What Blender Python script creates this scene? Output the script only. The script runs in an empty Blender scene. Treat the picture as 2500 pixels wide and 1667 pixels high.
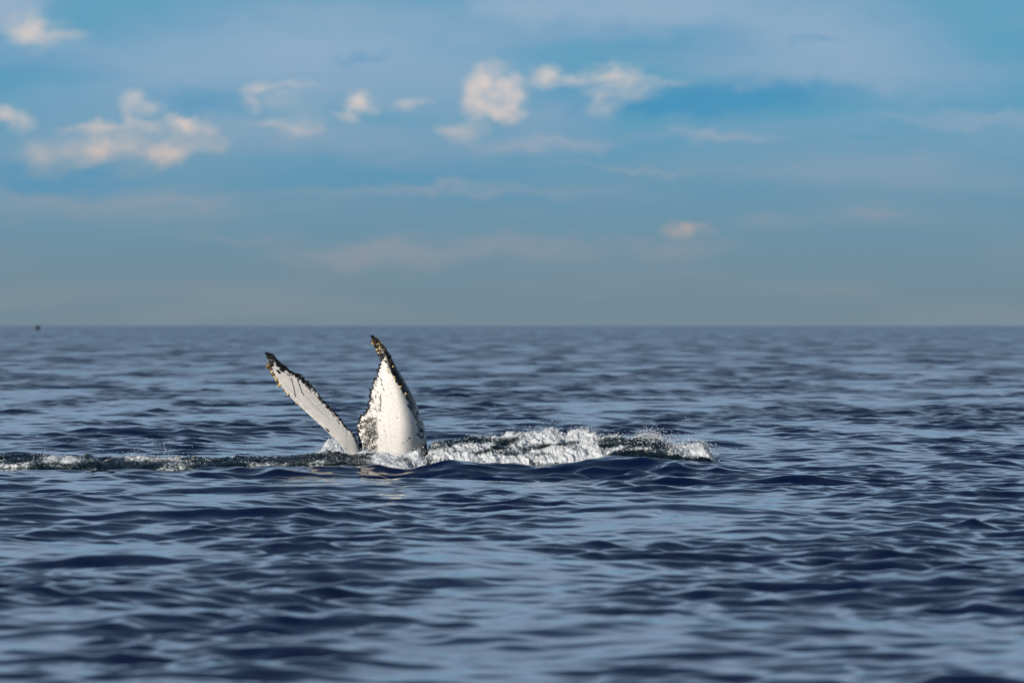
import bpy, math, random
import numpy as np

R = math.radians
random.seed(7)
rng = np.random.default_rng(7)
scene = bpy.context.scene

# ---------------------------------------------------------------- camera
CAM_H, FPX = 2.4, 15000.0            # eye height above the mean sea, focal length in photo pixels
cam_data = bpy.data.cameras.new("camera")
cam = bpy.data.objects.new("camera", cam_data)
scene.collection.objects.link(cam)
cam.location = (0, 0, CAM_H)
cam.rotation_euler = (R(90), 0, 0)
cam_data.sensor_width = 36.0
cam_data.lens = 36.0 * FPX / 2500.0
cam_data.shift_y = -(833.5 - 790.0) / 2500.0
cam_data.clip_start, cam_data.clip_end = 0.5, 30000.0
cam_data.dof.use_dof = True
cam_data.dof.focus_distance = 100.0
cam_data.dof.aperture_fstop = cam_data.lens / 80.0
scene.camera = cam

# ---------------------------------------------------------------- world, sun, exposure
SUN_EL, SUN_AZ = R(17), R(217)       # azimuth clockwise from +Y (the view direction): behind the camera, to its left
world = bpy.data.worlds.new("World")
scene.world = world
world.use_nodes = True
wt = world.node_tree
wt.nodes.clear()
SKY_STRENGTH = 0.05


class N:
    """small helper for writing node maths"""
    def __init__(s, tree): s.t = tree
    def new(s, kind, **kw):
        n = s.t.nodes.new(kind)
        for k, v in kw.items(): setattr(n, k, v)
        return n
    def put(s, sock, v):
        if hasattr(v, "is_linked") or hasattr(v, "links"): s.t.links.new(v, sock)
        else: sock.default_value = v
    def m(s, op, a, b=0.0, c=0.0, clamp=False):
        n = s.new("ShaderNodeMath", operation=op, use_clamp=clamp)
        s.put(n.inputs[0], a); s.put(n.inputs[1], b); s.put(n.inputs[2], c)
        return n.outputs[0]
    def ss(s, v, lo, hi, a=0.0, b=1.0):
        n = s.new("ShaderNodeMapRange", interpolation_type="SMOOTHSTEP")
        s.put(n.inputs[0], v)
        for i, q in enumerate((lo, hi, a, b)): n.inputs[i + 1].default_value = q
        return n.outputs[0]
    def mix(s, f, a, b):
        n = s.new("ShaderNodeMix", data_type="RGBA")
        s.put(n.inputs[0], f); s.put(n.inputs[6], a); s.put(n.inputs[7], b)
        return n.outputs[2]
    def vec(s, x, y, z=0.0):
        n = s.new("ShaderNodeCombineXYZ")
        for i, q in enumerate((x, y, z)): s.put(n.inputs[i], q)
        return n.outputs[0]
    def noise(s, v, scale, detail=4.0, rough=0.55, dist=0.0):
        n = s.new("ShaderNodeTexNoise")
        s.put(n.inputs["Vector"], v)
        n.inputs["Scale"].default_value = scale; n.inputs["Detail"].default_value = detail
        n.inputs["Roughness"].default_value = rough; n.inputs["Distortion"].default_value = dist
        return n


def lin(r, g, b):
    f = lambda c: (c / 255 / 12.92) if c / 255 <= 0.04045 else ((c / 255 + 0.055) / 1.055) ** 2.4
    return (f(r), f(g), f(b), 1.0)


def skycol(r, g, b):
    c = lin(r, g, b)
    return (c[0] / SKY_STRENGTH, c[1] / SKY_STRENGTH, c[2] / SKY_STRENGTH, 1.0)


n = N(wt)
sky = n.new("ShaderNodeTexSky", sky_type="NISHITA", sun_disc=False, sun_elevation=SUN_EL, sun_rotation=SUN_AZ,
            air_density=1.0, dust_density=0.4, ozone_density=3.0, altitude=0.0)
tc = n.new("ShaderNodeTexCoord")
sep = n.new("ShaderNodeSeparateXYZ")
wt.links.new(tc.outputs["Generated"], sep.inputs[0])
AZ = n.m("MULTIPLY", n.m("ARCTAN2", sep.outputs[0], sep.outputs[1]), 15.0)        # sky coordinates, 15 per radian
EL = n.m("MULTIPLY", n.m("ARCSINE", sep.outputs[2]), 15.0)
# slow warp so that cloud outlines are ragged
P = n.vec(AZ, EL)
w1 = n.noise(n.vec(AZ, n.m("MULTIPLY", EL, 1.6)), 7.5, 5, 0.55)
w2 = n.noise(n.vec(n.m("ADD", AZ, 31.7), n.m("MULTIPLY", EL, 1.6)), 7.5, 5, 0.55)
WX = n.m("ADD", AZ, n.m("MULTIPLY", n.m("SUBTRACT", w1.outputs[0], 0.5), 0.17))
WY = n.m("ADD", EL, n.m("MULTIPLY", n.m("SUBTRACT", w2.outputs[0], 0.5), 0.12))
WP = n.vec(WX, WY)


def blob_sum(blobs):
    tot = None
    for (px, py, rx, ry, a) in blobs:
        cx, cy = (px * 1.063 - 1250) / 1000, (790 - py * 1.063) / 1000
        mp = n.new("ShaderNodeMapping")
        if tot is None: src = WP
        else:                                                  # a negligible term that makes the blobs evaluate one after another (keeps the shader small)
            ma = n.new("ShaderNodeVectorMath", operation="MULTIPLY_ADD")
            wt.links.new(tot, ma.inputs[0]); ma.inputs[1].default_value = (1e-7, 1e-7, 0); wt.links.new(WP, ma.inputs[2])
            src = ma.outputs[0]
        wt.links.new(src, mp.inputs[0])
        sx, sy = 1000 / (rx * 1.063 * 1.5), 1000 / (ry * 1.063 * 1.5)
        mp.inputs["Scale"].default_value = (sx, sy, 1)
        mp.inputs["Location"].default_value = (-cx * sx, -cy * sy, 0)
        ln = n.new("ShaderNodeVectorMath", operation="LENGTH")
        wt.links.new(mp.outputs[0], ln.inputs[0])
        v = n.ss(ln.outputs["Value"], 0.0, 1.15, a, 0.0)
        tot = v if tot is None else n.m("ADD", tot, n.m("MULTIPLY", v, n.m("SUBTRACT", 1.0, tot)))
    return tot


PUFFS = [(60, 68, 42, 30, .85), (130, 72, 48, 20, .55), (105, 95, 30, 25, .3),
         (15, 268, 38, 18, .8), (50, 285, 40, 22, .45), (110, 355, 50, 30, .45),
         (325, 235, 35, 24, .75), (298, 275, 18, 26, .55), (225, 294, 50, 13, .85), (420, 282, 46, 20, 1.0),
         (330, 292, 25, 10, .45), (212, 350, 42, 34, .95), (300, 352, 70, 28, .55), (380, 345, 52, 30, 1.0), (470, 320, 42, 30, .6),
         (590, 205, 26, 12, .5), (578, 238, 14, 22, .4), (660, 194, 60, 11, .35), (665, 290, 70, 14, .5),
         (835, 236, 36, 22, .9), (805, 270, 26, 14, .5), (945, 236, 36, 12, .55),
         (1128, 190, 50, 32, .95), (1095, 240, 30, 32, .8), (1140, 262, 46, 20, .75), (1180, 222, 32, 40, .8), (1055, 298, 40, 22, .6),
         (1256, 184, 32, 24, .85), (1312, 186, 28, 20, .65), (1395, 178, 70, 16, .75), (1375, 232, 44, 34, .5), (1500, 186, 70, 11, .3),
         (1570, 527, 46, 15, .75), (840, 240, 20, 12, .4), (1142, 226, 40, 40, .55), (1440, 205, 60, 18, .35), (250, 325, 90, 30, .35), (640, 235, 50, 20, .2), (700, 260, 60, 18, .25)]
VEILS = [(1250, 330, 170, 15, .55), (1660, 318, 150, 17, .6), (1450, 382, 180, 7, .35), (1020, 438, 280, 13, .5), (420, 466, 110, 10, .4),
         (840, 590, 190, 34, .55), (1560, 572, 110, 26, .35), (2000, 488, 60, 16, .35), (1750, 510, 70, 16, .25), (1150, 565, 300, 30, .35),
         (1500, 20, 330, 70, .65), (1200, 20, 110, 40, .5), (1900, 100, 240, 90, .6), (720, 120, 420, 95, .6), (0, 10, 110, 60, .75),
         (560, 545, 120, 12, .25), (330, 250, 300, 120, .3), (2250, 275, 240, 16, .4), (1700, 195, 120, 14, .35),
         (1250, 290, 130, 60, .3), (900, 330, 300, 50, .25), (150, 470, 300, 40, .3), (1900, 380, 350, 40, .3), (600, 300, 260, 30, .35), (1050, 200, 200, 60, .35), (760, 215, 120, 30, .3), (2100, 180, 220, 60, .3), (100, 120, 160, 40, .3)]
GAPS = [(1560, 232, 280, 38, 1.0), (1790, 215, 190, 28, .9), (470, 230, 110, 26, .6), (120, 425, 220, 22, .7), (1880, 100, 60, 9, .5),
        (830, 128, 60, 9, .5), (1500, 100, 240, 40, .35), (900, 400, 320, 40, .3), (30, 385, 70, 25, .5), (1250, 455, 350, 20, .2), (60, 160, 200, 40, .4)]
puff, veil, gap = blob_sum(PUFFS), blob_sum(VEILS), blob_sum(GAPS)
tex = n.noise(n.vec(AZ, n.m("MULTIPLY", EL, 1.3)), 14.0, 5, 0.6)
puff = n.m("MULTIPLY", puff, n.ss(tex.outputs[0], 0.28, 0.62, 0.45, 1.05), clamp=True)
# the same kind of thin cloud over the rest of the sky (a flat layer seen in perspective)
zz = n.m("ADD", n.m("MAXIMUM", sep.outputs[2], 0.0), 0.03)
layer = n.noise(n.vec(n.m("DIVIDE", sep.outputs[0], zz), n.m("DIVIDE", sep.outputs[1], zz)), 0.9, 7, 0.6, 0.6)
reflection_veil = n.m("MULTIPLY", n.ss(EL, 0.7, 1.5), n.ss(EL, 4.7, 2.2))          # pale veil added above the view to brighten the sea's reflections; clear blue higher
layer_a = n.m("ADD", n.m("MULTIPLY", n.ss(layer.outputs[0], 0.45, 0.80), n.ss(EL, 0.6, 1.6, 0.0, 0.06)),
              n.m("MULTIPLY", reflection_veil, n.ss(layer.outputs[0], 0.25, 0.60, 0.45, 0.85)), clamp=True)
streak = n.noise(n.vec(n.m("MULTIPLY", AZ, 1.4), n.m("MULTIPLY", EL, 9.0)), 1.0, 4, 0.5)
streak_a = n.m("MULTIPLY", n.ss(streak.outputs[0], 0.42, 0.72), 0.42)

col = sky.outputs[0]
sky_grade = n.new("ShaderNodeMix", data_type="RGBA", blend_type="MULTIPLY")
sky_grade.inputs[0].default_value = 1.0
wt.links.new(col, sky_grade.inputs[6]); sky_grade.inputs[7].default_value = (1, 1, 1, 1)
col = sky_grade.outputs[2]
blue = n.ss(EL, 0.0, 0.9)
# sea haze: greyer and denser towards the horizon
haze_col = n.mix(n.m("POWER", n.ss(EL, -0.05, 0.62), 0.95), skycol(115, 137, 151), skycol(94, 158, 191))
haze_f = n.ss(EL, 0.6, 4.5, 0.96, 0.0)
col = n.mix(haze_f, col, haze_col)
col = n.mix(streak_a, col, n.mix(n.ss(EL, 0.1, 0.6), skycol(138, 148, 158), skycol(148, 172, 194)))
veil_col = n.mix(n.ss(EL, 0.1, 0.7), skycol(142, 151, 162), skycol(150, 175, 200))
col = n.mix(n.m("MULTIPLY", veil, 1.35, clamp=True), col, veil_col)
col = n.mix(n.m("MULTIPLY", gap, 0.75), col, skycol(62, 143, 186))
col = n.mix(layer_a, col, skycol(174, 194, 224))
puff_col = n.mix(n.ss(EL, 0.2, 0.6), skycol(178, 166, 163), skycol(214, 204, 199))
col = n.mix(puff, col, puff_col)
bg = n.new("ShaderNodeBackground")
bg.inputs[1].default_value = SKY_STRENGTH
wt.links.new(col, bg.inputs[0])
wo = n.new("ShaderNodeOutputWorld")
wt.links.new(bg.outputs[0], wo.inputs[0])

sun_data = bpy.data.lights.new("sun", "SUN")
sun_data.energy = 4.2
sun_data.angle = R(0.5)
sun_data.color = (1.0, 0.92, 0.81)
sun = bpy.data.objects.new("sun", sun_data)
scene.collection.objects.link(sun)
sd = (math.sin(SUN_AZ) * math.cos(SUN_EL), math.cos(SUN_AZ) * math.cos(SUN_EL), math.sin(SUN_EL))   # towards the sun
from mathutils import Vector
sun.rotation_euler = Vector(sd).to_track_quat("Z", "Y").to_euler()

vs = scene.view_settings
vs.view_transform, vs.look, vs.exposure, vs.gamma, vs.use_curve_mapping = "Standard", "None", 0.0, 1.0, False
scene.cycles.use_denoising = True
scene.cycles.max_bounces = 6

# ---------------------------------------------------------------- helpers


def at(px, py, d):
    """a sight line through the photograph, taken to distance d"""
    return ((px - 1250.0) * d / FPX, d, CAM_H - (py - 790.0) * d / FPX)


def smooth(a, b, x):
    t = np.clip((x - a) / (b - a), 0, 1)
    return t * t * (3 - 2 * t)


def _hash(ix, iy, seed):
    h = (ix.astype(np.int64) * 374761393 + iy.astype(np.int64) * 668265263 + seed * 1274126177) & 0xFFFFFFFF
    h = ((h ^ (h >> 13)) * 1274126177) & 0xFFFFFFFF
    return ((h ^ (h >> 16)) & 0xFFFF) / 65535.0


def vnoise(x, y, seed=0):
    ix, iy = np.floor(x), np.floor(y)
    fx, fy = x - ix, y - iy
    fx, fy = fx * fx * fx * (fx * (fx * 6 - 15) + 10), fy * fy * fy * (fy * (fy * 6 - 15) + 10)
    ix, iy = ix.astype(np.int64), iy.astype(np.int64)
    a, b = _hash(ix, iy, seed), _hash(ix + 1, iy, seed)
    c, d = _hash(ix, iy + 1, seed), _hash(ix + 1, iy + 1, seed)
    return (a + (b - a) * fx) * (1 - fy) + (c + (d - c) * fx) * fy


def fbm(x, y, octv=4, seed=0, gain=0.5):
    s, amp, tot = 0.0, 1.0, 0.0
    for o in range(octv):
        s = s + amp * vnoise(x * 2 ** o + 17.3 * o, y * 2 ** o - 9.1 * o, seed + o)
        tot += amp; amp *= gain
    return s / tot


def ridged(x, y, octv=4, seed=0):
    s, amp, tot = 0.0, 1.0, 0.0
    for o in range(octv):
        s = s + amp * (1 - np.abs(2 * vnoise(x * 2 ** o + 5.7 * o, y * 2 ** o + 3.3 * o, seed + o) - 1)) ** 2
        tot += amp; amp *= 0.5
    return s / tot


def grid_mesh(name, X, Y, Z, flip=False):
    """rows x columns of points as one smooth mesh"""
    r, c = X.shape
    me = bpy.data.meshes.new(name)
    co = np.stack([X, Y, Z], -1).astype(np.float32).reshape(-1, 3)
    i = np.arange(r * c, dtype=np.int32).reshape(r, c)
    q = np.stack([i[:-1, :-1], i[:-1, 1:], i[1:, 1:], i[1:, :-1]], -1).reshape(-1, 4)
    if flip: q = q[:, ::-1]
    poly_mesh(me, co, q)
    return me


def poly_mesh(me, co, q):
    nf, k = q.shape
    me.vertices.add(len(co)); me.vertices.foreach_set("co", np.ascontiguousarray(co, np.float32).ravel())
    me.loops.add(nf * k); me.loops.foreach_set("vertex_index", np.ascontiguousarray(q, np.int32).ravel())
    me.polygons.add(nf)
    me.polygons.foreach_set("loop_start", np.arange(0, nf * k, k, dtype=np.int32))
    me.polygons.foreach_set("loop_total", np.full(nf, k, np.int32))
    me.polygons.foreach_set("use_smooth", np.ones(nf, bool))
    me.update(calc_edges=True)


def paint(me, name, rgb):
    a = me.color_attributes.new(name, "FLOAT_COLOR", "POINT")
    rgba = np.ones((len(me.vertices), 4), np.float32)
    rgba[:, :rgb.shape[-1]] = rgb
    a.data.foreach_set("color", rgba.ravel())


def scalar(me, name, v):
    a = me.attributes.new(name, "FLOAT", "POINT")
    a.data.foreach_set("value", np.ascontiguousarray(v, np.float32).ravel())


def link(name, data, mat=None, parent=None, **props):
    o = bpy.data.objects.new(name, data)
    scene.collection.objects.link(o)
    if mat is not None and data is not None and not data.materials: data.materials.append(mat)
    if parent is not None: o.parent = parent
    for k, v in props.items(): o[k] = v
    return o


def material(name):
    m = bpy.data.materials.new(name)
    m.use_nodes = True
    return m, N(m.node_tree), m.node_tree.nodes["Principled BSDF"]


# ---------------------------------------------------------------- materials
sea_mat, k, p = material("sea_water")
p.inputs["Base Color"].default_value = (0.0004, 0.0060, 0.036, 1)
k.put(p.inputs["Roughness"], k.new("ShaderNodeAttribute", attribute_name="ripple").outputs["Fac"])
p.inputs["IOR"].default_value = 1.333

churn_mat, k, p = material("churned_water")
at_n = k.new("ShaderNodeAttribute", attribute_name="foam")
geo = k.new("ShaderNodeNewGeometry")
nz = k.noise(geo.outputs["Position"], 22.0, 6, 0.72)
f = k.m("ADD", at_n.outputs["Fac"], k.m("MULTIPLY", k.m("SUBTRACT", nz.outputs[0], 0.5), 1.4))
fm = k.ss(f, 0.42, 0.74)
c = k.mix(fm, (0.004, 0.012, 0.020, 1), (0.66, 0.69, 0.72, 1))
c2 = k.mix(k.ss(at_n.outputs["Fac"], 0.15, 0.6), c, k.mix(fm, (0.075, 0.100, 0.105, 1), (0.66, 0.69, 0.72, 1)))
k.put(p.inputs["Base Color"], c2)
k.put(p.inputs["Roughness"], k.m("ADD", k.m("MULTIPLY", fm, 0.75), 0.05))
p.inputs["IOR"].default_value = 1.333
bp = k.new("ShaderNodeBump"); bp.inputs["Strength"].default_value = 0.6; bp.inputs["Distance"].default_value = 0.04
k.put(bp.inputs["Height"], k.noise(geo.outputs["Position"], 38.0, 4, 0.6).outputs[0])
k.put(p.inputs["Normal"], bp.outputs[0])

spray_mat, k, p = material("spray")
p.inputs["Base Color"].default_value = (0.66, 0.70, 0.75, 1)
p.inputs["Roughness"].default_value = 0.45
p.inputs["IOR"].default_value = 1.333

skin_mat, k, p = material("whale_skin")
at_n = k.new("ShaderNodeAttribute", attribute_name="skin")
uv = k.new("ShaderNodeTexCoord")
st = k.noise(uv.outputs["Object"], 40.0, 5, 0.6)
tint = k.new("ShaderNodeMix", data_type="RGBA", blend_type="MULTIPLY")
tint.inputs[0].default_value = 1.0
k.put(tint.inputs[6], at_n.outputs["Color"])
k.put(tint.inputs[7], k.mix(k.ss(st.outputs[0], 0.35, 0.65), (0.88, 0.87, 0.85, 1), (1, 1, 1, 1)))
k.put(p.inputs["Base Color"], tint.outputs[2])
p.inputs["Roughness"].default_value = 0.3
p.inputs["Specular IOR Level"].default_value = 0.22
p.inputs["Coat Weight"].default_value = 0.12
p.inputs["Coat Roughness"].default_value = 0.08
bp = k.new("ShaderNodeBump"); bp.inputs["Strength"].default_value = 0.12; bp.inputs["Distance"].default_value = 0.015
k.put(bp.inputs["Height"], k.noise(uv.outputs["Object"], 18.0, 4, 0.55).outputs[0])
k.put(p.inputs["Normal"], bp.outputs[0])


def barnacle_material(name, a, b):
    m, k, p = material(name)
    g = k.new("ShaderNodeNewGeometry")
    nz = k.noise(g.outputs["Position"], 45.0, 4, 0.6)
    k.put(p.inputs["Base Color"], k.mix(k.ss(nz.outputs[0], 0.35, 0.65), a, b))
    p.inputs["Roughness"].default_value = 0.5
    return m


barn_mats = [barnacle_material("barnacle_yellow", (0.42, 0.28, 0.10, 1), (0.72, 0.60, 0.34, 1)),
             barnacle_material("barnacle_brown", (0.04, 0.022, 0.010, 1), (0.24, 0.15, 0.06, 1)),
             barnacle_material("barnacle_black", (0.006, 0.005, 0.005, 1), (0.035, 0.026, 0.020, 1))]
bird_mat, k, p = material("dark_feathers")
k.put(p.inputs["Base Color"], k.mix(k.noise(k.new("ShaderNodeTexCoord").outputs["Object"], 8.0).outputs[0],
                                    (0.06, 0.06, 0.06, 1), (0.12, 0.11, 0.10, 1)))
p.inputs["Roughness"].default_value = 0.7

# ---------------------------------------------------------------- sea
waves = []
for i in range(115):
    t = (i + rng.random()) / 115
    lam = 0.24 * (14.0 / 0.24) ** t
    th = rng.normal(0, 0.72)                       # heading, 0 = towards the camera
    if rng.random() < 0.12: th = rng.uniform(-1.4, 1.4)
    kx, ky = math.sin(th), math.cos(th)
    kk = 2 * math.pi / lam
    slope = 0.0230 * (0.75 if lam < 0.3 else 1.3 if lam < 1.0 else 0.95 if lam < 1.8 else 0.55 if lam < 3.0 else 0.34)
    waves.append((kk * kx, kk * ky, slope / kk, rng.uniform(0, 2 * math.pi), lam, kx, ky))

# single larger swells: centre x, distance, half width, front length, back length, height
RIDGES = []


def swell(px, py, hw, h, fl=0.55, bl=1.6, tilt=0.0, d=None):
    if d is None: d = (CAM_H - h) * FPX / (py - 790.0)           # distance at which a crest of that height shows there
    else: h = CAM_H - (py - 790.0) * d / FPX
    RIDGES.append(((px - 1250) * d / FPX, d, hw * d / FPX, fl * d / 95.0, bl * d / 95.0, h, tilt))


swell(600, 1180, 420, 0.12, 0.5); swell(2110, 1096, 120, 0.14); swell(2330, 1130, 150, 0.15)
swell(1700, 1235, 300, 0.12, 0.45); swell(260, 1360, 260, 0.075, 0.4); swell(300, 1438, 180, 0.055, 0.35)
swell(2130, 1415, 380, 0.08, 0.4); swell(1250, 1400, 200, 0.05, 0.35); swell(560, 1252, 380, 0.10, 0.4); swell(320, 1048, 170, 0.15)
swell(760, 1065, 60, 0.16); swell(2200, 1290, 150, 0.08, 0.4); swell(1050, 1405, 120, 0.07); swell(100, 1592, 180, 0.04, 0.35)
swell(1600, 1590, 160, 0.04, 0.35); swell(2150, 1045, 130, 0.14); swell(1900, 1165, 250, 0.10, 0.45); swell(80, 1235, 140, 0.13)


# the long unbroken crest that runs past in front of the whale and its wake
FRONT = np.array([(-400, 1152), (0, 1147), (400, 1151), (560, 1144), (674, 1137), (811, 1138), (905, 1143), (985, 1149), (1020, 1146), (1050, 1136), (1100, 1123),
                  (1139, 1121), (1190, 1126), (1241, 1132), (1309, 1135), (1400, 1130), (1450, 1120), (1487, 1112), (1540, 1112), (1600, 1117), (1648, 1122), (1746, 1133),
                  (1830, 1145), (1950, 1156), (2300, 1162)], float)
fpx = np.arange(-400, 2301, 4.0)
fpy = np.interp(fpx, FRONT[:, 0], FRONT[:, 1])
fpy = np.convolve(np.pad(fpy, 10, mode="edge"), np.hanning(23)[1:-1] / np.hanning(23).sum(), "valid")


def front_crest(X, Y):
    px = X * FPX / 97.6 + 1250
    dc = 97.5 + 0.25 * np.sin(X * 0.8 + 1.0)
    h = CAM_H - (np.interp(px, fpx, fpy) - 790) * dc / FPX
    h = h * smooth(-500, -300, px) * smooth(2250, 1850, px)
    fl = 0.62 + 0.9 * smooth(650, 350, px) + 0.35 * smooth(1100, 1250, px)
    dd = Y - dc
    return h * np.exp(-(dd / np.where(dd < 0, fl, 1.3)) ** 2)


def sea_height(X, Y, cell=None):
    Z = np.zeros_like(X); DX = np.zeros_like(X); DY = np.zeros_like(X); LOST = np.zeros_like(X)
    mod = 0.52 + 0.80 * smooth(0.30, 0.70, fbm(X * 0.45, Y * 0.11, 3, 301)) + 0.6 * np.exp(-((Y - 96.9) / 1.1) ** 2) * np.exp(-(X / 6.0) ** 4)      # livelier and calmer patches
    for (kx, ky, a, ph, lam, ux, uy) in waves:
        A = a
        if cell is not None:
            keep = smooth(1.3, 2.6, lam / cell)
            A = a * keep
            LOST += 0.5 * (a * 2 * math.pi / lam * mod) ** 2 * (1 - keep ** 2)
        if lam < 4.0: A = A * mod
        q = kx * X + ky * Y + ph
        s, c = np.sin(q), np.cos(q)
        Z += A * s; DX += A * ux * c * 0.8; DY += A * uy * c * 0.8
    RG = np.clip(front_crest(X, Y), 0, 1) ** 4
    for (xc, dc, hw, fl, bl, h, tl) in RIDGES:
        dd = Y - dc - tl * (X - xc)
        sel = (np.abs(dd) < 3.2 * bl) & (np.abs(X - xc) < 2.6 * hw)
        if not sel.any(): continue
        e = np.exp(-((X[sel] - xc) / hw) ** 2) * np.exp(-(dd[sel] / np.where(dd[sel] < 0, fl, bl)) ** 2)
        RG[sel] += (h * e) ** 4
    RG = RG ** 0.25
    Z = Z * (1 - np.clip(1.2 * RG, 0, 0.3)) + RG
    return X + DX, Y + DY, Z, LOST


ds = [4.0]
while ds[-1] < 6500:
    d = ds[-1]
    if d < 33: s = d * 0.05
    elif d < 82: s = 0.055 + 0.0007 * (d - 33)
    elif d < 112: s = 0.062
    elif d < 300: s = 0.062 + 0.0012 * (d - 112)
    else: s = 0.29 * (d / 300) ** 1.5
    ds.append(d + s)
ds = np.array(ds)
side = 0.100 + np.geomspace(0.002, 3.2, 26)


def sea_part(dist, ncore):
    us = np.concatenate([-side[::-1], np.linspace(-0.100, 0.100, ncore), side])
    U, Dg = np.meshgrid(us, dist)
    cell = np.maximum(np.gradient(dist)[:, None] * np.ones_like(U), np.gradient(us)[None, :] * Dg)
    x, y, z, lost = sea_height(U * Dg, Dg, cell)
    m_ = len(x.ravel())
    ii = np.arange(m_, dtype=np.int32).reshape(x.shape)
    return (np.stack([x, y, z], -1).reshape(-1, 3), np.stack([ii[:-1, :-1], ii[:-1, 1:], ii[1:, 1:], ii[1:, :-1]], -1).reshape(-1, 4), lost.ravel())


near = sea_part(ds[ds < 113], 290)
far = sea_part(ds[ds > 112.4], 200)                            # overlaps the near sheet by a hand's breadth
me = bpy.data.meshes.new("sea")
poly_mesh(me, np.concatenate([near[0], far[0]]), np.concatenate([near[1], far[1] + len(near[0])]))
SL = np.concatenate([near[2], far[2]])
scalar(me, "ripple", np.clip(1.7 * SL ** 0.5 + 0.03, 0.03, 0.33))     # ripples finer than the mesh
link("sea", me, sea_mat, kind="structure", label="dark blue rippled open sea out to the horizon", category="sea")
print("sea verts", len(me.vertices))

# ---------------------------------------------------------------- whale tail
WHALE_D = 100.0


def zc(pts, scale=3.92, x0=600, y0=780):
    a = np.array(pts, float)
    return np.stack([x0 + a[:, 0] / scale, y0 + a[:, 1] / scale], -1)


def resample(c, m):
    s = np.concatenate([[0], np.cumsum(np.hypot(*np.diff(c, axis=0).T))])
    t = np.linspace(0, s[-1], m)
    return np.stack([np.interp(t, s, c[:, 0]), np.interp(t, s, c[:, 1])], -1)


def soften(c, kk=5):
    w = np.ones(kk) / kk
    pad = np.concatenate([np.repeat(c[:1], kk // 2, 0), c, np.repeat(c[-1:], kk // 2, 0)])
    return np.stack([np.convolve(pad[:, i], w, "valid") for i in (0, 1)], -1)


L_lead = zc([(180, 308), (196, 350), (220, 415), (255, 500), (290, 565), (330, 625), (400, 712), (480, 795), (560, 868), (660, 962),
             (760, 1052), (850, 1145), (930, 1235), (1010, 1345), (1080, 1470)])
L_trail = zc([(184, 308), (262, 330), (298, 372), (350, 425), (420, 485), (500, 518), (545, 548), (600, 592), (650, 650), (720, 738),
              (785, 815), (860, 892), (930, 975), (1000, 1062), (1050, 1115), (1078, 1175)])
R_lead = zc([(1700, 1560), (1738, 1400), (1742, 1300), (1737, 1220), (1727, 1120), (1710, 1030), (1680, 920), (1640, 820), (1590, 710),
             (1540, 620), (1480, 520), (1430, 430), (1388, 345), (1340, 268), (1275, 196), (1222, 152)])
R_trail = zc([(1086, 1200), (1075, 1120), (1068, 1030), (1078, 970), (1100, 922), (1145, 882), (1160, 830), (1180, 760), (1185, 690),
              (1211, 652), (1217, 597), (1248, 556), (1258, 487), (1280, 442), (1298, 388), (1262, 330), (1238, 270), (1208, 225), (1204, 158)])
nl, nc, nr = 250, 50, 320
Ll, Lt = soften(resample(L_lead, nl), 9), soften(resample(L_trail, nl), 5)
Rl, Rt = soften(resample(R_lead, nr), 9), soften(resample(R_trail, nr), 5)
# ragged trailing edges: kept apart from the smooth outline so that they fade out across the blade
Lt0, Rt0 = soften(Lt, 51), soften(Rt, 41)
Lt0[:12] = Lt[:12] + (Lt0[12] - Lt[12]) * np.linspace(0, 1, 12)[:, None]; Rt0[-12:] = Rt[-12:] + (Rt0[-13] - Rt[-13]) * np.linspace(1, 0, 12)[:, None]
e = np.arange(nr); Rt[:, 0] += (fbm(e * 0.16, e * 0 + 3, 3, 5) - 0.5) * 9 * smooth(0, 30, e) * smooth(nr, nr - 40, e)
e = np.arange(nl); j = (fbm(e * 0.2, e * 0 + 9, 3, 8) - 0.5) * 5 * smooth(0, 30, e); Lt[:, 0] += j; Lt[:, 1] -= j
JIT = np.concatenate([Lt - Lt0, np.zeros((nc, 2)), Rt - Rt0])
JIT[nl - 12:nl] *= np.linspace(1, 0, 12)[:, None]; JIT[nl + nc:nl + nc + 12] *= np.linspace(0, 1, 12)[:, None]
Lt, Rt = Lt0, Rt0
# under water the two lobes run together on the tail stock
tt = np.linspace(0, 1, nc + 2)[1:-1, None]
ctrl_l = zc([(1250, 2100)])[0]; ctrl_t = zc([(1082, 1240)])[0]
Cl = (1 - tt) ** 2 * Ll[-1] + 2 * tt * (1 - tt) * ctrl_l + tt ** 2 * Rl[0]
Ct = (1 - tt) ** 2 * Lt[-1] + 2 * tt * (1 - tt) * ctrl_t + tt ** 2 * Rt[0]
LEAD, TRAIL = np.concatenate([Ll, Cl, Rl]), np.concatenate([Lt, Ct, Rt])
nrow = len(LEAD)
lobe = np.concatenate([np.linspace(-1, -0.08, nl), np.linspace(-0.08, 0.08, nc + 2)[1:-1], np.linspace(0.08, 1, nr)])   # -1 left tip, 1 right tip
left_w = smooth(0.08, -0.25, lobe)                          # 1 on the left lobe
nv, nd = 120, 56
cv = 0.5 - 0.5 * np.cos(np.linspace(0, math.pi, nv)); cv = 0.55 * cv + 0.45 * np.linspace(0, 1, nv)
cd = np.linspace(1, 0, nd + 2)[1:-1]
cc = np.concatenate([cv, cd]); ventral = np.concatenate([np.ones(nv), np.zeros(nd)])
PX = LEAD[:, None, 0] + (TRAIL[:, 0] - LEAD[:, 0])[:, None] * cc[None] + JIT[:, None, 0] * cc[None] ** 5
PY = LEAD[:, None, 1] + (TRAIL[:, 1] - LEAD[:, 1])[:, None] * cc[None] + JIT[:, None, 1] * cc[None] ** 5
chord = np.hypot(*(TRAIL - LEAD).T) / 150.0          # metres
chord = np.convolve(np.pad(chord, 30, mode="edge"), np.ones(61) / 61, "valid")[:, None]
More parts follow.
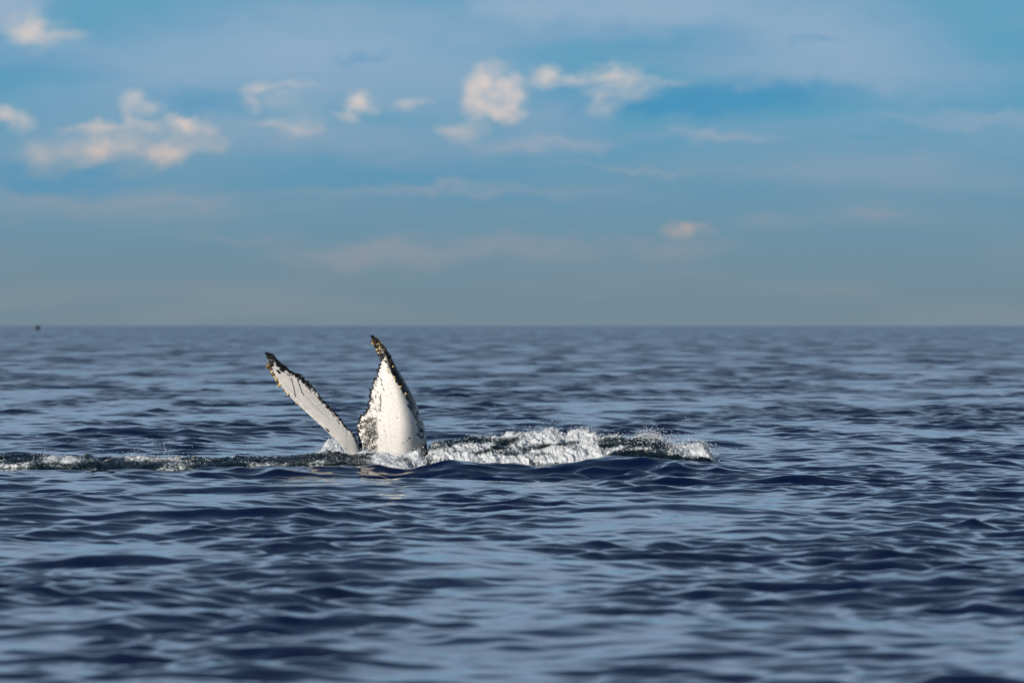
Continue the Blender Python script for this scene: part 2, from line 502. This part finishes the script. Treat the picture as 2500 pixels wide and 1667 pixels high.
prof = 2.6 * (0.2969 * np.sqrt(cc) - 0.126 * cc - 0.3516 * cc ** 2 + 0.2843 * cc ** 3 - 0.1015 * cc ** 4) + 0.02
thick = np.minimum(0.16 * chord + 0.03, 0.26)
sgn = np.where(ventral > 0, -1.0, 1.0)[None]
# depth of the mid surface: the left lobe is swung towards the camera at its leading edge, the right one faces it and rolls away at the edge
base_up = np.abs(lobe)[:, None]
dep_L = -0.28 * chord * (1 - cc)[None] - 0.25 * base_up ** 2
dep_R = 0.55 * chord * np.clip(1 - cc / 0.42, 0, 1)[None] ** 2 + 0.18 * (cc[None] - 0.3) * chord + 0.35 * base_up ** 2
DEP = WHALE_D + left_w[:, None] * dep_L + (1 - left_w[:, None]) * dep_R + sgn * thick * prof[None]
# low bumps along the edges
bump = (fbm(PX * 0.10, PY * 0.10, 3, 21) - 0.5) * 0.035 * (np.exp(-((1 - cc[None]) * chord / 0.06) ** 2) + 0.6 * np.exp(-(cc[None] * chord / 0.07) ** 2))
DEP = DEP + sgn * bump
WX_, WY_, WZ_ = (PX - 1250) * DEP / FPX, DEP, CAM_H - (PY - 790) * DEP / FPX

# pigment, laid out on the underside in the tail's own coordinates
ZX, ZY = (PX - 600) * 3.92, (PY - 780) * 3.92
white, black = np.array([0.68, 0.655, 0.625]), np.array([0.005, 0.005, 0.006])
chp = np.hypot(*(TRAIL - LEAD).T)[:, None] * 3.92
dT, dL = (1 - cc[None]) * chp, cc[None] * chp
nA = fbm(ZX * 0.05, ZY * 0.05, 4, 31) - 0.5
nB = fbm(ZX * 0.12, ZY * 0.12, 3, 41) - 0.5
isL = (lobe < 0)[:, None]
dark = np.zeros_like(ZX)
# left lobe
w = np.interp(lobe, [-1, -.86, -.80, -.6, -.4, -.2, -.1, 0], [60, 60, 44, 34, 26, 26, 40, 70])[:, None]
dark = np.where(isL, np.maximum(dark, smooth(10, -10, dT - w - 70 * nA - 25 * nB)), dark)
tipd = np.hypot(ZX - 180, ZY - 308)
dark = np.where(isL, np.maximum(dark, smooth(16, -16, tipd - 150 - 130 * nA)), dark)
dark = np.where(isL, dark * (1 - 0.85 * smooth(0.16, 0.26, nB) * smooth(260, 60, tipd) * smooth(8, 26, dT)), dark)
dark = np.where(isL, np.maximum(dark, smooth(6, -3, dL - 10) * smooth(500, 200, ZY) * 0.9), dark)
# right lobe
edge = np.interp(ZY, [140, 345, 385, 430, 500, 560, 640, 700, 760, 830, 900, 1000, 1100, 1150, 1220, 1320],
                 [1000, 1150, 1305, 1350, 1385, 1420, 1472, 1508, 1540, 1562, 1605, 1632, 1655, 1690, 1716, 1730])
bandR = smooth(-8, 8, ZX - edge + 55 * nA * smooth(350, 800, ZY) + 16 * nB)
fade = np.interp(ZY, [0, 800, 950, 1150, 1400], [1, 1, .8, .55, .75])
patchy = np.clip(fade + 3.0 * nA * smooth(780, 950, ZY), 0, 1)
dark = np.where(~isL, np.maximum(dark, bandR * patchy), dark)
trimw = np.interp(ZY, [380, 700, 860, 930, 1000, 1200], [10, 15, 26, 24, 14, 12])
dark = np.where(~isL, np.maximum(dark, smooth(6, -6, dT - trimw - 24 * nB)), dark)
mott = smooth(0.0, 0.035, fbm((ZX * 0.8 + ZY * 0.5) * 0.052 + 2.5 * nA, (ZY * 0.8 - ZX * 0.5) * 0.034 + 2.5 * nB, 4, 55, 0.62) - 0.405)
zone = smooth(1278, 1215, ZX + 30 * nA) * smooth(900, 960, ZY + 60 * nA)
dark = np.where(~isL, np.maximum(dark, np.clip(mott * zone * 1.6, 0, 1)), dark)
band2 = np.exp(-((ZX - (1190 + (ZY - 930) * 0.30)) / 22) ** 2) * smooth(915, 960, ZY) * smooth(1170, 1100, ZY)
dark = np.where(~isL, np.maximum(dark, band2 * smooth(-.1, .12, nB + .06)), dark)
er = np.hypot((ZX - 1240 - (ZY - 1080) * 0.22) / 24, (ZY - 1080) / 66)
dark = np.where(~isL, np.maximum(dark * (er > 1), smooth(1.05, 0.9, er)) * (1 - 0.9 * np.exp(-((er - 0.6) / 0.10) ** 2) * (ZX > 1236)), dark)


def stroke(pts, w, amt=1.0, lobe_left=False):
    global dark
    best = np.full(ZX.shape, 1e9)
    for (a, b) in zip(pts[:-1], pts[1:]):
        ax, ay, bx, by = *a, *b
        l2 = (bx - ax) ** 2 + (by - ay) ** 2 + 1e-6
        t = np.clip(((ZX - ax) * (bx - ax) + (ZY - ay) * (by - ay)) / l2, 0, 1)
        best = np.minimum(best, np.hypot(ZX - ax - t * (bx - ax), ZY - ay - t * (by - ay)))
    m = smooth(w + 2.5, w - 2.0, best + 6 * nB) * amt
    dark = np.where(isL == lobe_left, np.maximum(dark, m), dark)


for pts, w in [([(435, 560), (450, 610), (464, 670), (475, 742)], 4), ([(490, 548), (505, 600), (525, 660), (540, 695), (558, 722)], 4),
               ([(535, 575), (555, 610)], 8), ([(605, 650), (625, 700)], 4), ([(400, 520), (408, 530)], 5), ([(305, 490), (325, 510)], 11),
               ([(340, 482), (352, 496)], 6), ([(690, 740), (720, 790)], 3), ([(770, 1045), (795, 1066)], 7), ([(820, 890), (850, 930)], 3),
               ([(585, 620), (592, 640)], 3), ([(870, 950), (900, 1000)], 3)]:
    stroke(pts, w, 1.0, True)
for pts, w in [([(1290, 725), (1292, 790), (1286, 880)], 5), ([(1297, 610), (1303, 625)], 5), ([(1315, 660), (1324, 678)], 5), ([(1290, 570), (1304, 586)], 5),
               ([(1330, 570), (1335, 590)], 3), ([(1270, 545), (1276, 560)], 4), ([(1240, 730), (1246, 752)], 5), ([(1275, 735), (1280, 755)], 4),
               ([(1215, 760), (1225, 790)], 5), ([(1240, 850), (1255, 880)], 5), ([(1195, 720), (1205, 760)], 5), ([(1240, 940), (1252, 955)], 5),
               ([(1285, 955), (1290, 970)], 4), ([(1560, 1140), (1575, 1130)], 6), ([(1540, 1158), (1546, 1155)], 4), ([(1270, 850), (1282, 870)], 3),
               ([(1545, 820), (1600, 880), (1640, 930)], 5), ([(1640, 1090), (1670, 1125), (1700, 1135)], 8), ([(1620, 940), (1650, 975), (1690, 985)], 8),
               ([(1600, 1240), (1612, 1256)], 4), ([(1450, 938), (1452, 942)], 3), ([(1345, 1110), (1347, 1114)], 3), ([(1570, 1185), (1576, 1180)], 3)]:
    stroke(pts, w)
for i in range(120):                                           # freckles
    zx, zy = rng.uniform(1180, 1640), rng.uniform(480, 1240)
    l = rng.uniform(2, 9)
    if rng.random() < 0.6: zx, zy, l = rng.uniform(1170, 1310), rng.uniform(480, 960), rng.uniform(5, 18)
    stroke([(zx, zy), (zx + l * 0.4, zy + l)], rng.uniform(1.0, 3.6), 0.95)
gray = (smooth(1480, 1720, ZX) * smooth(700, 1100, ZY) * (~isL) * 0.38 + smooth(0.02, 0.2, nA) * 0.06)[..., None]
streaks = fbm(cc[None] * chp * 0.16 + 3 * nA, lobe[:, None] * 9 + 0 * ZX, 3, 77)
skin = white * np.where(isL, 0.84 + 0.24 * smooth(0.25, 0.6, streaks), 0.95 + 0.09 * smooth(0.25, 0.6, streaks))[..., None] * (1 - gray) + np.array([0.23, 0.22, 0.22]) * gray
skin = skin * (1 - dark[..., None]) + black * dark[..., None]
skin = np.where(ventral[None, :, None] > 0, skin, black[None, None] * 1.6)
flecks = (smooth(0.27, 0.33, nB) * dark * smooth(0, 8, dT) * np.where(isL, 1.0, smooth(450, 700, ZY)))[..., None]
skin = np.clip(skin + flecks * 0.14 * ventral[None, :, None], 0, 1)

ncol = nv + nd
idx = np.arange(nrow * ncol).reshape(nrow, ncol)
nxt = np.roll(idx, -1, axis=1)
quads = np.stack([idx[:-1], idx[1:], nxt[1:], nxt[:-1]], -1).reshape(-1, 4)
co = np.stack([WX_, WY_, WZ_], -1).reshape(-1, 3)
# the tail stock, sloping down under the surface behind the flukes
seg, rows_st = 48, 30
s0 = np.array(at(905, 1180, WHALE_D)); s1 = s0 + np.array([2.6, 2.2, -2.4])
ts = np.linspace(0, 1, rows_st)[:, None]; an = np.linspace(0, 2 * math.pi, seg, endpoint=False)[None]
rad = 0.16 + 0.75 * ts ** 1.3
ST = np.stack([s0[0] + (s1[0] - s0[0]) * ts + rad * 0.75 * np.cos(an), s0[1] + (s1[1] - s0[1]) * ts + rad * np.sin(an),
               s0[2] - 0.25 + (s1[2] - s0[2]) * ts + rad * 0.3 * np.cos(an)], -1).reshape(-1, 3)
i2 = np.arange(rows_st * seg).reshape(rows_st, seg) + len(co); n2 = np.roll(i2, -1, axis=1)
quads = np.concatenate([quads, np.stack([i2[:-1], n2[:-1], n2[1:], i2[1:]], -1).reshape(-1, 4)])
allco = np.concatenate([co, ST])
base = np.array(at(930, 1150, WHALE_D)); base[2] = 0.0
whale = link("humpback_whale", None, kind_hint="", label="black and white whale tail with barnacled fluke tips raised above the water", category="whale")
del whale["kind_hint"]
whale.location = base
me = bpy.data.meshes.new("tail_flukes")
poly_mesh(me, allco - base, quads)
paint(me, "skin", np.concatenate([skin.reshape(-1, 3), np.tile(black, (len(ST), 1))]))
flukes = link("tail_flukes", me, skin_mat, whale, label="white underside of two upright flukes edged and speckled with black")


def ventral_point(zx, zy):
    """nearest point of the underside, and its rough outward normal"""
    d2 = (ZX[:, :nv] - zx) ** 2 + (ZY[:, :nv] - zy) ** 2
    i, j = np.unravel_index(np.argmin(d2), d2.shape)
    i, j = min(max(i, 1), nrow - 2), min(max(j, 1), nv - 2)
    g = lambda a, b: np.array([WX_[a, b], WY_[a, b], WZ_[a, b]])
    nn = np.cross(g(i + 1, j) - g(i - 1, j), g(i, j + 1) - g(i, j - 1))
    nn /= np.linalg.norm(nn) + 1e-9
    if nn[1] > 0: nn = -nn
    return g(i, j), nn


# barnacles: ribbed cones with a crater, a few shared shapes
def barnacle_mesh(name, mat, tall, sd_):
    r2 = random.Random(sd_)
    sg = 7
    rings = [(1.0, -0.35), (0.92, 0.25 * tall), (0.58, 0.85 * tall), (0.36, 0.55 * tall)]
    vs_, fs = [], []
    for (rr, hh) in rings:
        for q in range(sg):
            a = 2 * math.pi * q / sg
            jr = rr * (1 + r2.uniform(-.16, .16))
            vs_.append((jr * math.cos(a), jr * math.sin(a), hh + r2.uniform(-.1, .1)))
    for rI in range(3):
        for q in range(sg):
            a, b = rI * sg + q, rI * sg + (q + 1) % sg
            fs.append((a, b, b + sg, a + sg))
    fs.append(tuple(range(3 * sg, 4 * sg)))
    m = bpy.data.meshes.new(name)
    m.from_pydata(vs_, [], fs)
    m.materials.append(mat)
    return m


bmesh_lib = [[barnacle_mesh("barnacle", barn_mats[mi], tl, 10 * mi + v) for v, tl in enumerate((0.9, 1.15, 0.75))] for mi in range(3)]


def barnacle(zx, zy, r, mi, out=None):
    pnt, nn = ventral_point(zx, zy)
    if out is not None:                                       # growing outwards from an edge
        o_ = np.array([out[0], -0.5, -out[1]]); nn = o_ / np.linalg.norm(o_)
        pnt = np.array([pnt[0] + (zx / 3.92 + 600 - ((pnt[0] * FPX / pnt[1]) + 1250)) * pnt[1] / FPX, pnt[1], CAM_H - (zy / 3.92 + 780 - 790) * pnt[1] / FPX])
    o = link("barnacle", random.choice(bmesh_lib[mi]), None, whale)
    o.location = Vector(pnt - base) - Vector(nn) * 0.0
    rr = r / 3.92 / 150.0
    o.scale = (rr, rr * random.uniform(.85, 1.15), rr * random.uniform(.9, 1.2))
    q = Vector(nn).to_track_quat("Z", "Y")
    o.rotation_mode = "QUATERNION"
    from mathutils import Quaternion
    o.rotation_quaternion = q @ Quaternion((0, 0, 1), random.uniform(0, 6.28))


for zx, zy, r, mi in [(222, 445, 27, 1), (208, 458, 16, 1), (238, 470, 17, 1), (248, 500, 15, 0), (262, 525, 17, 1), (275, 545, 13, 0), (294, 570, 19, 0),
                      (306, 596, 13, 1), (322, 628, 20, 0), (308, 636, 10, 0), (364, 676, 11, 1), (376, 690, 9, 0), (402, 714, 14, 0), (415, 726, 8, 2), (486, 800, 10, 0)]:
    barnacle(zx, zy, r, mi, (-0.85, 0.5))
for zx, zy, r, mi in [(1210, 160, 15, 2), (1232, 185, 18, 2), (1256, 182, 17, 1), (1216, 208, 17, 1), (1212, 235, 14, 0), (1232, 240, 17, 1), (1246, 212, 18, 2), (1268, 205, 14, 2),
                      (1283, 232, 21, 1), (1262, 262, 18, 2), (1310, 262, 20, 2), (1322, 285, 17, 2), (1284, 278, 16, 0), (1256, 290, 15, 0), (1272, 318, 16, 0), (1290, 302, 14, 1),
                      (1300, 335, 15, 2), (1338, 300, 16, 2), (1330, 330, 18, 2), (1355, 345, 15, 2), (1380, 350, 17, 2), (1318, 362, 14, 2), (1348, 375, 12, 0), (1372, 395, 15, 2),
                      (1340, 405, 12, 2), (1395, 385, 14, 2), (1405, 420, 14, 2), (1380, 430, 12, 2), (1352, 462, 10, 0), (1360, 485, 10, 0), (1408, 453, 11, 0), (1382, 410, 9, 1),
                      (1368, 508, 9, 0), (1420, 550, 12, 0), (1428, 575, 10, 0), (1435, 598, 8, 1), (1475, 645, 15, 0), (1462, 600, 12, 2), (1490, 575, 15, 2), (1450, 510, 14, 2),
                      (1530, 710, 15, 0), (1555, 745, 11, 2), (1570, 752, 8, 0), (1548, 690, 12, 2), (1500, 620, 14, 2), (1612, 825, 7, 0), (1590, 800, 10, 2), (1620, 905, 7, 0),
                      (1628, 990, 9, 0), (1680, 1065, 15, 2), (1700, 1280, 14, 0), (1640, 900, 9, 2), (1420, 480, 13, 2), (1300, 380, 10, 2)]:
    barnacle(zx, zy, r, mi)
for zx, zy, r in [(1300, 392, 9), (1277, 437, 10), (1262, 478, 9), (1252, 500, 7), (1238, 562, 10), (1226, 572, 9), (1217, 600, 8), (1190, 668, 11), (1196, 690, 8), (1180, 730, 8),
                  (1168, 810, 9), (1132, 886, 9), (1104, 916, 11), (1090, 942, 8), (1078, 985, 8), (1070, 1030, 8), (1072, 1070, 7)]:
    barnacle(zx, zy, r, 2, (-0.8, -0.4))
for zx, zy, r in [(505, 516, 9), (535, 530, 10), (598, 588, 10), (628, 622, 7), (662, 662, 7), (700, 712, 6), (450, 497, 7), (400, 466, 7), (352, 424, 6), (760, 785, 6), (830, 860, 6)]:
    barnacle(zx, zy, r, 2, (0.6, -0.7))

# ---------------------------------------------------------------- churned water
def interp_px(tab, px):
    a = np.array(tab, float)
    return np.interp(px, a[:, 0], a[:, 1])


def churn(name, px0, px1, d0, d1, top, bot, nx, nt, amp, foam_fn, seed, ridge=0.6, label="", **kw):
    """a ragged mound of broken water: its crest line and foot line in profile, real depth d0..d1"""
    px = np.linspace(px0, px1, nx); t = np.linspace(0, 1, nt)
    PXX, T = np.meshgrid(px, t)
    D = d0 + (d1 - d0) * T
    X = (PXX - 1250) * 100.0 / FPX
    zt = CAM_H - (interp_px(top, PXX) - 790) * (d0 + (d1 - d0) * ridge) / FPX
    zb = CAM_H - (interp_px(bot, PXX) - 790) * d0 / FPX
    up = np.clip(T / ridge, 0, 1); dn = np.clip((T - ridge) / (1 - ridge), 0, 1)
    Z = zb + (zt - zb) * (0.5 * up + 0.5 * smooth(0, 1, up)) - dn ** 1.5 * (zt + 0.35)
    endf = smooth(0, 0.05, (PXX - px0) / (px1 - px0)) * smooth(1, 0.95, (PXX - px0) / (px1 - px0))
    Z = Z - (1 - endf) * 0.3
    u = X * 1.0 + (D - d0) * 0.35
    big = ridged(u * 1.6 - Z * 1.0, D * 1.2 + Z * 3, 3, seed) - 0.45
    mid = fbm(u * 7, D * 5 + Z * 6, 4, seed + 5) - 0.5
    fine = ridged(u * 18, D * 14 + Z * 20, 3, seed + 9) - 0.4
    Z = Z + amp * (big * 1.5 + mid * 1.3 + fine * 0.5) * endf - 0.16 * smooth(0.22, 0, T)
    X2 = X + amp * 0.9 * (fbm(u * 5 + 40, D * 5, 3, seed + 13) - 0.5)
    D2 = D + amp * 1.5 * (fbm(u * 6 - 40, D * 5, 3, seed + 17) - 0.5)
    D2 = D2 - amp * (2.2 * (fbm(X * 7, Z * 13, 4, seed + 21) - 0.5) + 0.5 * (ridged(X * 17 + Z * 6, Z * 24, 2, seed + 25) - 0.4))      # lumps on the near face
    Z = Z + amp * 0.5 * (fbm(X2 * 21, D * 3 + Z * 30, 2, seed + 29) - 0.5)
    foam = foam_fn(PXX, T, u, D, Z, zt, zb, big, mid, fine)
    m = grid_mesh(name, X2, D2, Z)
    scalar(m, "foam", np.clip(foam, 0, 1))
    link(name, m, churn_mat, kind="stuff", label=label, category="white water")
    return X2, D2, Z, foam


R_TOP = [(1020, 1090), (1045, 1082), (1070, 1075), (1100, 1072), (1130, 1070), (1150, 1064), (1200, 1065), (1240, 1061), (1280, 1064), (1330, 1060), (1350, 1055), (1380, 1060),
         (1410, 1050), (1430, 1056), (1451, 1054), (1480, 1064), (1505, 1062), (1541, 1076), (1573, 1064), (1598, 1067), (1630, 1077), (1666, 1085), (1716, 1090), (1740, 1104), (1762, 1122)]
R_BOT = [(1020, 1140), (1045, 1138), (1080, 1124), (1139, 1121), (1190, 1126), (1241, 1132), (1309, 1134), (1420, 1127), (1487, 1106), (1559, 1112), (1648, 1119), (1746, 1130), (1762, 1134)]


def foam_right(PXX, T, u, D, Z, zt, zb, big, mid, fine):
    stre = fbm(u * 1.3 - Z * 2.2, D * 0.8 + Z * 5.5, 4, 71)
    along = interp_px([(1020, .22), (1080, .36), (1180, .45), (1260, .52), (1340, .62), (1450, .70), (1520, .66), (1580, .70), (1640, .80), (1700, .85), (1760, .85)], PXX)
    crest = np.exp(-((T - 0.56) / 0.12) ** 2) * 0.15
    foot = smooth(0.02, 0.10, T - 0.12 * smooth(1450, 1520, PXX))
    py = 790 + (CAM_H - Z) * FPX / D
    g = lambda x, y, rx, ry, sl=0.0: np.exp(-((PXX - x) / rx) ** 2 - ((py - y + sl * (PXX - x)) / ry) ** 2)
    holes = sum(g(*q) for q in [(1242, 1078, 26, 8, .15), (1215, 1090, 22, 6, .2), (1250, 1106, 42, 8, .2), (1096, 1077, 30, 6, 0), (1476, 1085, 42, 8, -.05), (1595, 1086, 40, 6, 0),
                                (1175, 1104, 30, 5, .2), (1320, 1092, 30, 5, .2), (1150, 1074, 24, 5, .1), (1390, 1080, 30, 5, .2)])
    lumps = sum(g(*q) for q in [(1385, 1104, 48, 8, .35), (1300, 1078, 34, 6, .35), (1370, 1124, 52, 5, 0), (1130, 1087, 24, 7, .2), (1108, 1111, 34, 7, 0), (1500, 1096, 34, 5, .3),
                                (1190, 1086, 22, 6, .4), (1285, 1123, 50, 6, 0), (1420, 1090, 26, 7, .3), (1570, 1087, 26, 5, .3), (1345, 1062, 30, 6, 0), (1410, 1056, 25, 6, 0), (1210, 1118, 40, 6, 0)])
    return (along + 0.0 + (stre - 0.5) * 1.8 + crest + mid * 0.5 - 0.45 * holes + 0.5 * lumps) * foot


right = churn("white_water", 1020, 1768, 98.4, 102.0, R_TOP, R_BOT, 560, 120, 0.085, foam_right, 61,
              label="white foaming wake trailing to the right of the whale tail")

L_TOP = [(-160, 1116), (0, 1112), (60, 1109), (140, 1112), (200, 1111), (300, 1116), (420, 1117), (560, 1118), (700, 1114), (740, 1108), (780, 1104), (830, 1101), (880, 1110), (930, 1114), (1000, 1118), (1050, 1122)]
L_BOT = [(-160, 1144), (0, 1142), (150, 1138), (300, 1140), (400, 1146), (500, 1143), (600, 1138), (700, 1138), (860, 1140), (990, 1150), (1050, 1140)]


def foam_left(PXX, T, u, D, Z, zt, zb, big, mid, fine):
    stre = fbm(u * 1.5 - Z * 2.2, D * 0.9 + Z * 5.0, 4, 91)
    along = interp_px([(-160, .16), (60, .2), (140, .42), (170, .6), (230, .60), (285, .58), (305, .3), (420, .24), (640, .26), (720, .36), (790, .50), (900, .55), (1000, .48), (1050, .4)], PXX)
    return (along + (stre - 0.5) * 1.7 + fine * 0.45) * smooth(0.03, 0.14, T)


left = churn("churned_water", -160, 1050, 97.8, 99.8, L_TOP, L_BOT, 760, 90, 0.042, foam_left, 83,
             label="dark broken water with glints running left from the whale tail")

# foam thrown up round the foot of each fluke
def collar(name, top, bot, px0, px1, d0, d1, seed, label, lvl):
    return churn(name, px0, px1, d0, d1, top, bot, 300, 80, 0.075,
                 lambda PXX, T, u, D, Z, zt, zb, big, mid, fine: lvl + 0.5 * mid + 0.2 * fine + 0 * PXX, seed, ridge=0.55, label=label)


c1 = collar("fluke_splash", [(755, 1128), (780, 1112), (792, 1098), (800, 1088), (812, 1080), (826, 1084), (840, 1096), (858, 1112), (885, 1120)], [(755, 1130), (885, 1130)], 757, 885, 98.7, 99.4, 101,
            "white splash at the foot of the left fluke", 1.9)
c2 = collar("fluke_splash", [(850, 1132), (872, 1122), (886, 1108), (900, 1102), (920, 1110), (945, 1108), (965, 1114), (985, 1108), (1000, 1112), (1020, 1106), (1032, 1118), (1050, 1130)],
            [(850, 1134), (900, 1130), (960, 1136), (1050, 1142)], 850, 1052, 98.7, 99.55, 111, "white splash along the foot of the right fluke", 1.15)

# ---------------------------------------------------------------- spray: drops and small jets
ico_v = []
gr = (1 + 5 ** 0.5) / 2
for a in (-1, 1):
    for b in (-gr, gr): ico_v += [(0, a, b), (a, b, 0), (b, 0, a)]
ico_v = np.array(ico_v) / math.hypot(1, gr)
ico_f = []
for a in range(12):
    for b in range(a + 1, 12):
        for c_ in range(b + 1, 12):
            if all(abs(np.linalg.norm(ico_v[x] - ico_v[y]) - 1.0515) < 0.01 for x, y in ((a, b), (b, c_), (a, c_))):
                nn = np.cross(ico_v[b] - ico_v[a], ico_v[c_] - ico_v[a])
                ico_f.append((a, b, c_) if nn @ ico_v[a] > 0 else (a, c_, b))
ico_f = np.array(ico_f)


def drops_object(name, pts, radii, label, stretch=None):
    pts, radii = np.array(pts), np.array(radii)
    m = len(pts)
    sc = radii[:, None] * (1 + rng.uniform(-.3, .3, (m, 3)))
    V = ico_v[None] * sc[:, None, :] + pts[:, None, :]
    F = ico_f[None] + (np.arange(m) * 12)[:, None, None]
    me = bpy.data.meshes.new(name)
    poly_mesh(me, V.reshape(-1, 3), F.reshape(-1, 3))
    return link(name, me, spray_mat, kind="stuff", label=label, category="spray")


pts, rad = [], []


def jet(p0, v, steps, r0, dt=0.012):
    """a string of drops flung off the crest, falling under gravity"""
    p0, v = np.array(p0, float), np.array(v, float)
    for s in range(steps):
        t = s * dt
        q = p0 + v * t + np.array([0, 0, -4.9]) * t * t
        pts.append(q + rng.normal(0, 0.006, 3)); rad.append(r0 * (1 - 0.5 * s / steps) * rng.uniform(.6, 1.2))


def seed_on(field, count, zmin_t, jets, vel, rr):
    X2, D2, Z, foam = field
    nt, nx = Z.shape
    r0, r1 = int(nt * zmin_t[0]), int(nt * zmin_t[1])
    for _ in range(count):
        i, j = rng.integers(r0, r1), rng.integers(8, nx - 8)
        if foam[i, j] < rng.uniform(0.1, 0.6): continue
        h = rng.exponential(0.035)
        pts.append((X2[i, j] + rng.normal(0, .04), D2[i, j] + rng.normal(0, .05), Z[i, j] + h)); rad.append(rr * rng.uniform(.35, 1.0) ** 2 * 1.3)
    for _ in range(jets):
        i, j = rng.integers(r0, r1), rng.integers(8, nx - 8)
        jet((X2[i, j], D2[i, j], Z[i, j]), (rng.normal(0.2, .5), rng.normal(-.1, .3), rng.uniform(.3, 1) * vel), rng.integers(5, 14), rr * rng.uniform(.5, 1))


seed_on(right, 1300, (0.46, 0.62), 60, 1.0, 0.006)


def crown(field, px, n_, vel, rr, t=(0.5, 0.62)):
    """a clump of jets leaving the crest together"""
    X2, D2, Z, foam = field
    x = (px - 1250) * 100 / FPX
    i0 = int(Z.shape[0] * t[0])
    j0 = int(np.argmin(np.abs(X2[i0] - x)))
    for _ in range(n_):
        j = int(np.clip(j0 + rng.normal(0, 9), 3, Z.shape[1] - 4)); i = rng.integers(i0, int(Z.shape[0] * t[1]))
        jet((X2[i, j], D2[i, j], Z[i, j] - .01), (rng.normal(0.15, .35), rng.normal(-.1, .2), rng.uniform(.25, 1) ** 1.5 * vel), rng.integers(6, 16), rr * rng.uniform(.5, 1), 0.009)


for px, q, v in [(1075, 8, .7), (1145, 22, 1.1), (1175, 10, 1.2), (1235, 18, .9), (1290, 12, .8), (1335, 34, 1.1), (1350, 20, .9), (1372, 16, 1.0), (1408, 44, 1.25), (1425, 20, 1.0), (1452, 26, .9),
                 (1470, 14, 1.2), (1505, 26, .7), (1560, 16, 1.3), (1575, 34, 1.35), (1598, 26, 1.2), (1625, 26, .9), (1650, 30, .9), (1675, 34, .9), (1700, 40, .9), (1716, 40, .95), (1735, 34, .9), (1750, 40, 1.0)]:
    crown(right, px, q, v, 0.0062)
seed_on(right, 1200, (0.12, 0.5), 40, 0.7, 0.006)
X2, D2, Z, foam = right
for _ in range(1500):                                          # the breaking right-hand end
    j = rng.integers(int(560 * .72), 550); i = rng.integers(36, 74)
    pts.append((X2[i, j] + rng.normal(0, .06), D2[i, j] - rng.uniform(0, .1), Z[i, j] + rng.exponential(0.045))); rad.append(0.0075 * rng.uniform(.3, 1.1))
seed_on(left, 1500, (0.25, 0.62), 60, 0.7, 0.007)
seed_on(c1, 500, (0.2, 0.65), 20, 0.7, 0.008)
for px, q, v in [(788, 14, .6), (796, 34, .9), (804, 50, 1.05), (812, 60, 1.1), (820, 60, 1.05), (828, 50, 1.0), (836, 36, .8)]:
    crown(c1, px, q, v, 0.0095, (0.3, 0.65))
for px, q, v in [(880, 20, .5), (900, 34, .7), (925, 24, .5), (950, 26, .5), (985, 30, .6), (1005, 26, .6), (1022, 34, .7)]:
    crown(c2, px, q, v, 0.008, (0.3, 0.62))
seed_on(c2, 500, (0.2, 0.65), 40, 0.8, 0.008)
for i in range(16):                                            # thin arc of drops by itself on the left
    t = i / 15
    x, y = (402 + 2 * math.sin(9 * t), 1106 - 27 * min(1, t * 1.5)) if t < .66 else (403 + (t - .66) * 60, 1079 - 6 * (t - .66))
    pts.append(at(x + rng.normal(0, .6), y, 98.6)); rad.append(0.008 * rng.uniform(.5, 1.1))
for _ in range(130):                                           # stray drops in the air
    px, py = rng.uniform(20, 1800), 1105 - rng.exponential(26)
    pts.append(at(px, py, rng.uniform(98, 101.5))); rad.append(rng.uniform(.003, .008))
drops_object("spray", pts, rad, "fine white spray and drops flying above the wake")

# ---------------------------------------------------------------- seabird far off on the left
bx, by, bz = at(92, 804, 420)
bird = link("seabird", None, label="small dark blurred seabird low over the far water at left", category="bird")
bird.location = (bx, by, bz)
us_ = np.linspace(0, 1, 18)[:, None]; an = np.linspace(0, 2 * math.pi, 14)[None]
rb = 0.075 * np.sin(np.pi * np.clip(us_, 0.03, 0.985)) ** 0.6 * (1 - 0.35 * us_) + 0.035 * np.exp(-((us_ - 0.1) / 0.07) ** 2)
m = grid_mesh("body", (us_ - 0.5) * 0.46 + 0 * an, rb * np.cos(an), rb * np.sin(an) + 0.06 * (0.5 - us_))
link("body", m, bird_mat, bird)
for s in (-1, 1):
    t = np.linspace(0, 1, 12)[:, None]; q = np.linspace(0, 1, 9)[None]
    ch = 0.17 * (1 - t ** 1.6) + 0.02
    ring = np.concatenate([q, q[:, ::-1]], 1)
    th = np.concatenate([np.sqrt(q) * (1 - q) * 0.03 + .001, -np.sqrt(q[:, ::-1]) * (1 - q[:, ::-1]) * .02 - .001], 1)
    X = -0.1 + ring * ch + 0.12 * t ** 2
    Yw = s * (0.04 + 0.36 * t) + 0 * ring
    Zw = 0.04 + 0.30 * np.sin(t * 1.7) - 0.05 * t + th
    link("wing", grid_mesh("wing", X, Yw, Zw), bird_mat, bird)
tv = [(0.2, -.03, -.04), (0.2, .03, -.04), (0.36, .07, -.05), (0.36, -.07, -.05), (0.2, -.03, -.055), (0.2, .03, -.055), (0.36, .07, -.062), (0.36, -.07, -.062)]
m = bpy.data.meshes.new("tail")
m.from_pydata(tv, [], [(0, 1, 2, 3), (7, 6, 5, 4), (0, 4, 5, 1), (1, 5, 6, 2), (2, 6, 7, 3), (3, 7, 4, 0)])
link("tail", m, bird_mat, bird)
bird.rotation_euler = (0, 0, R(35))
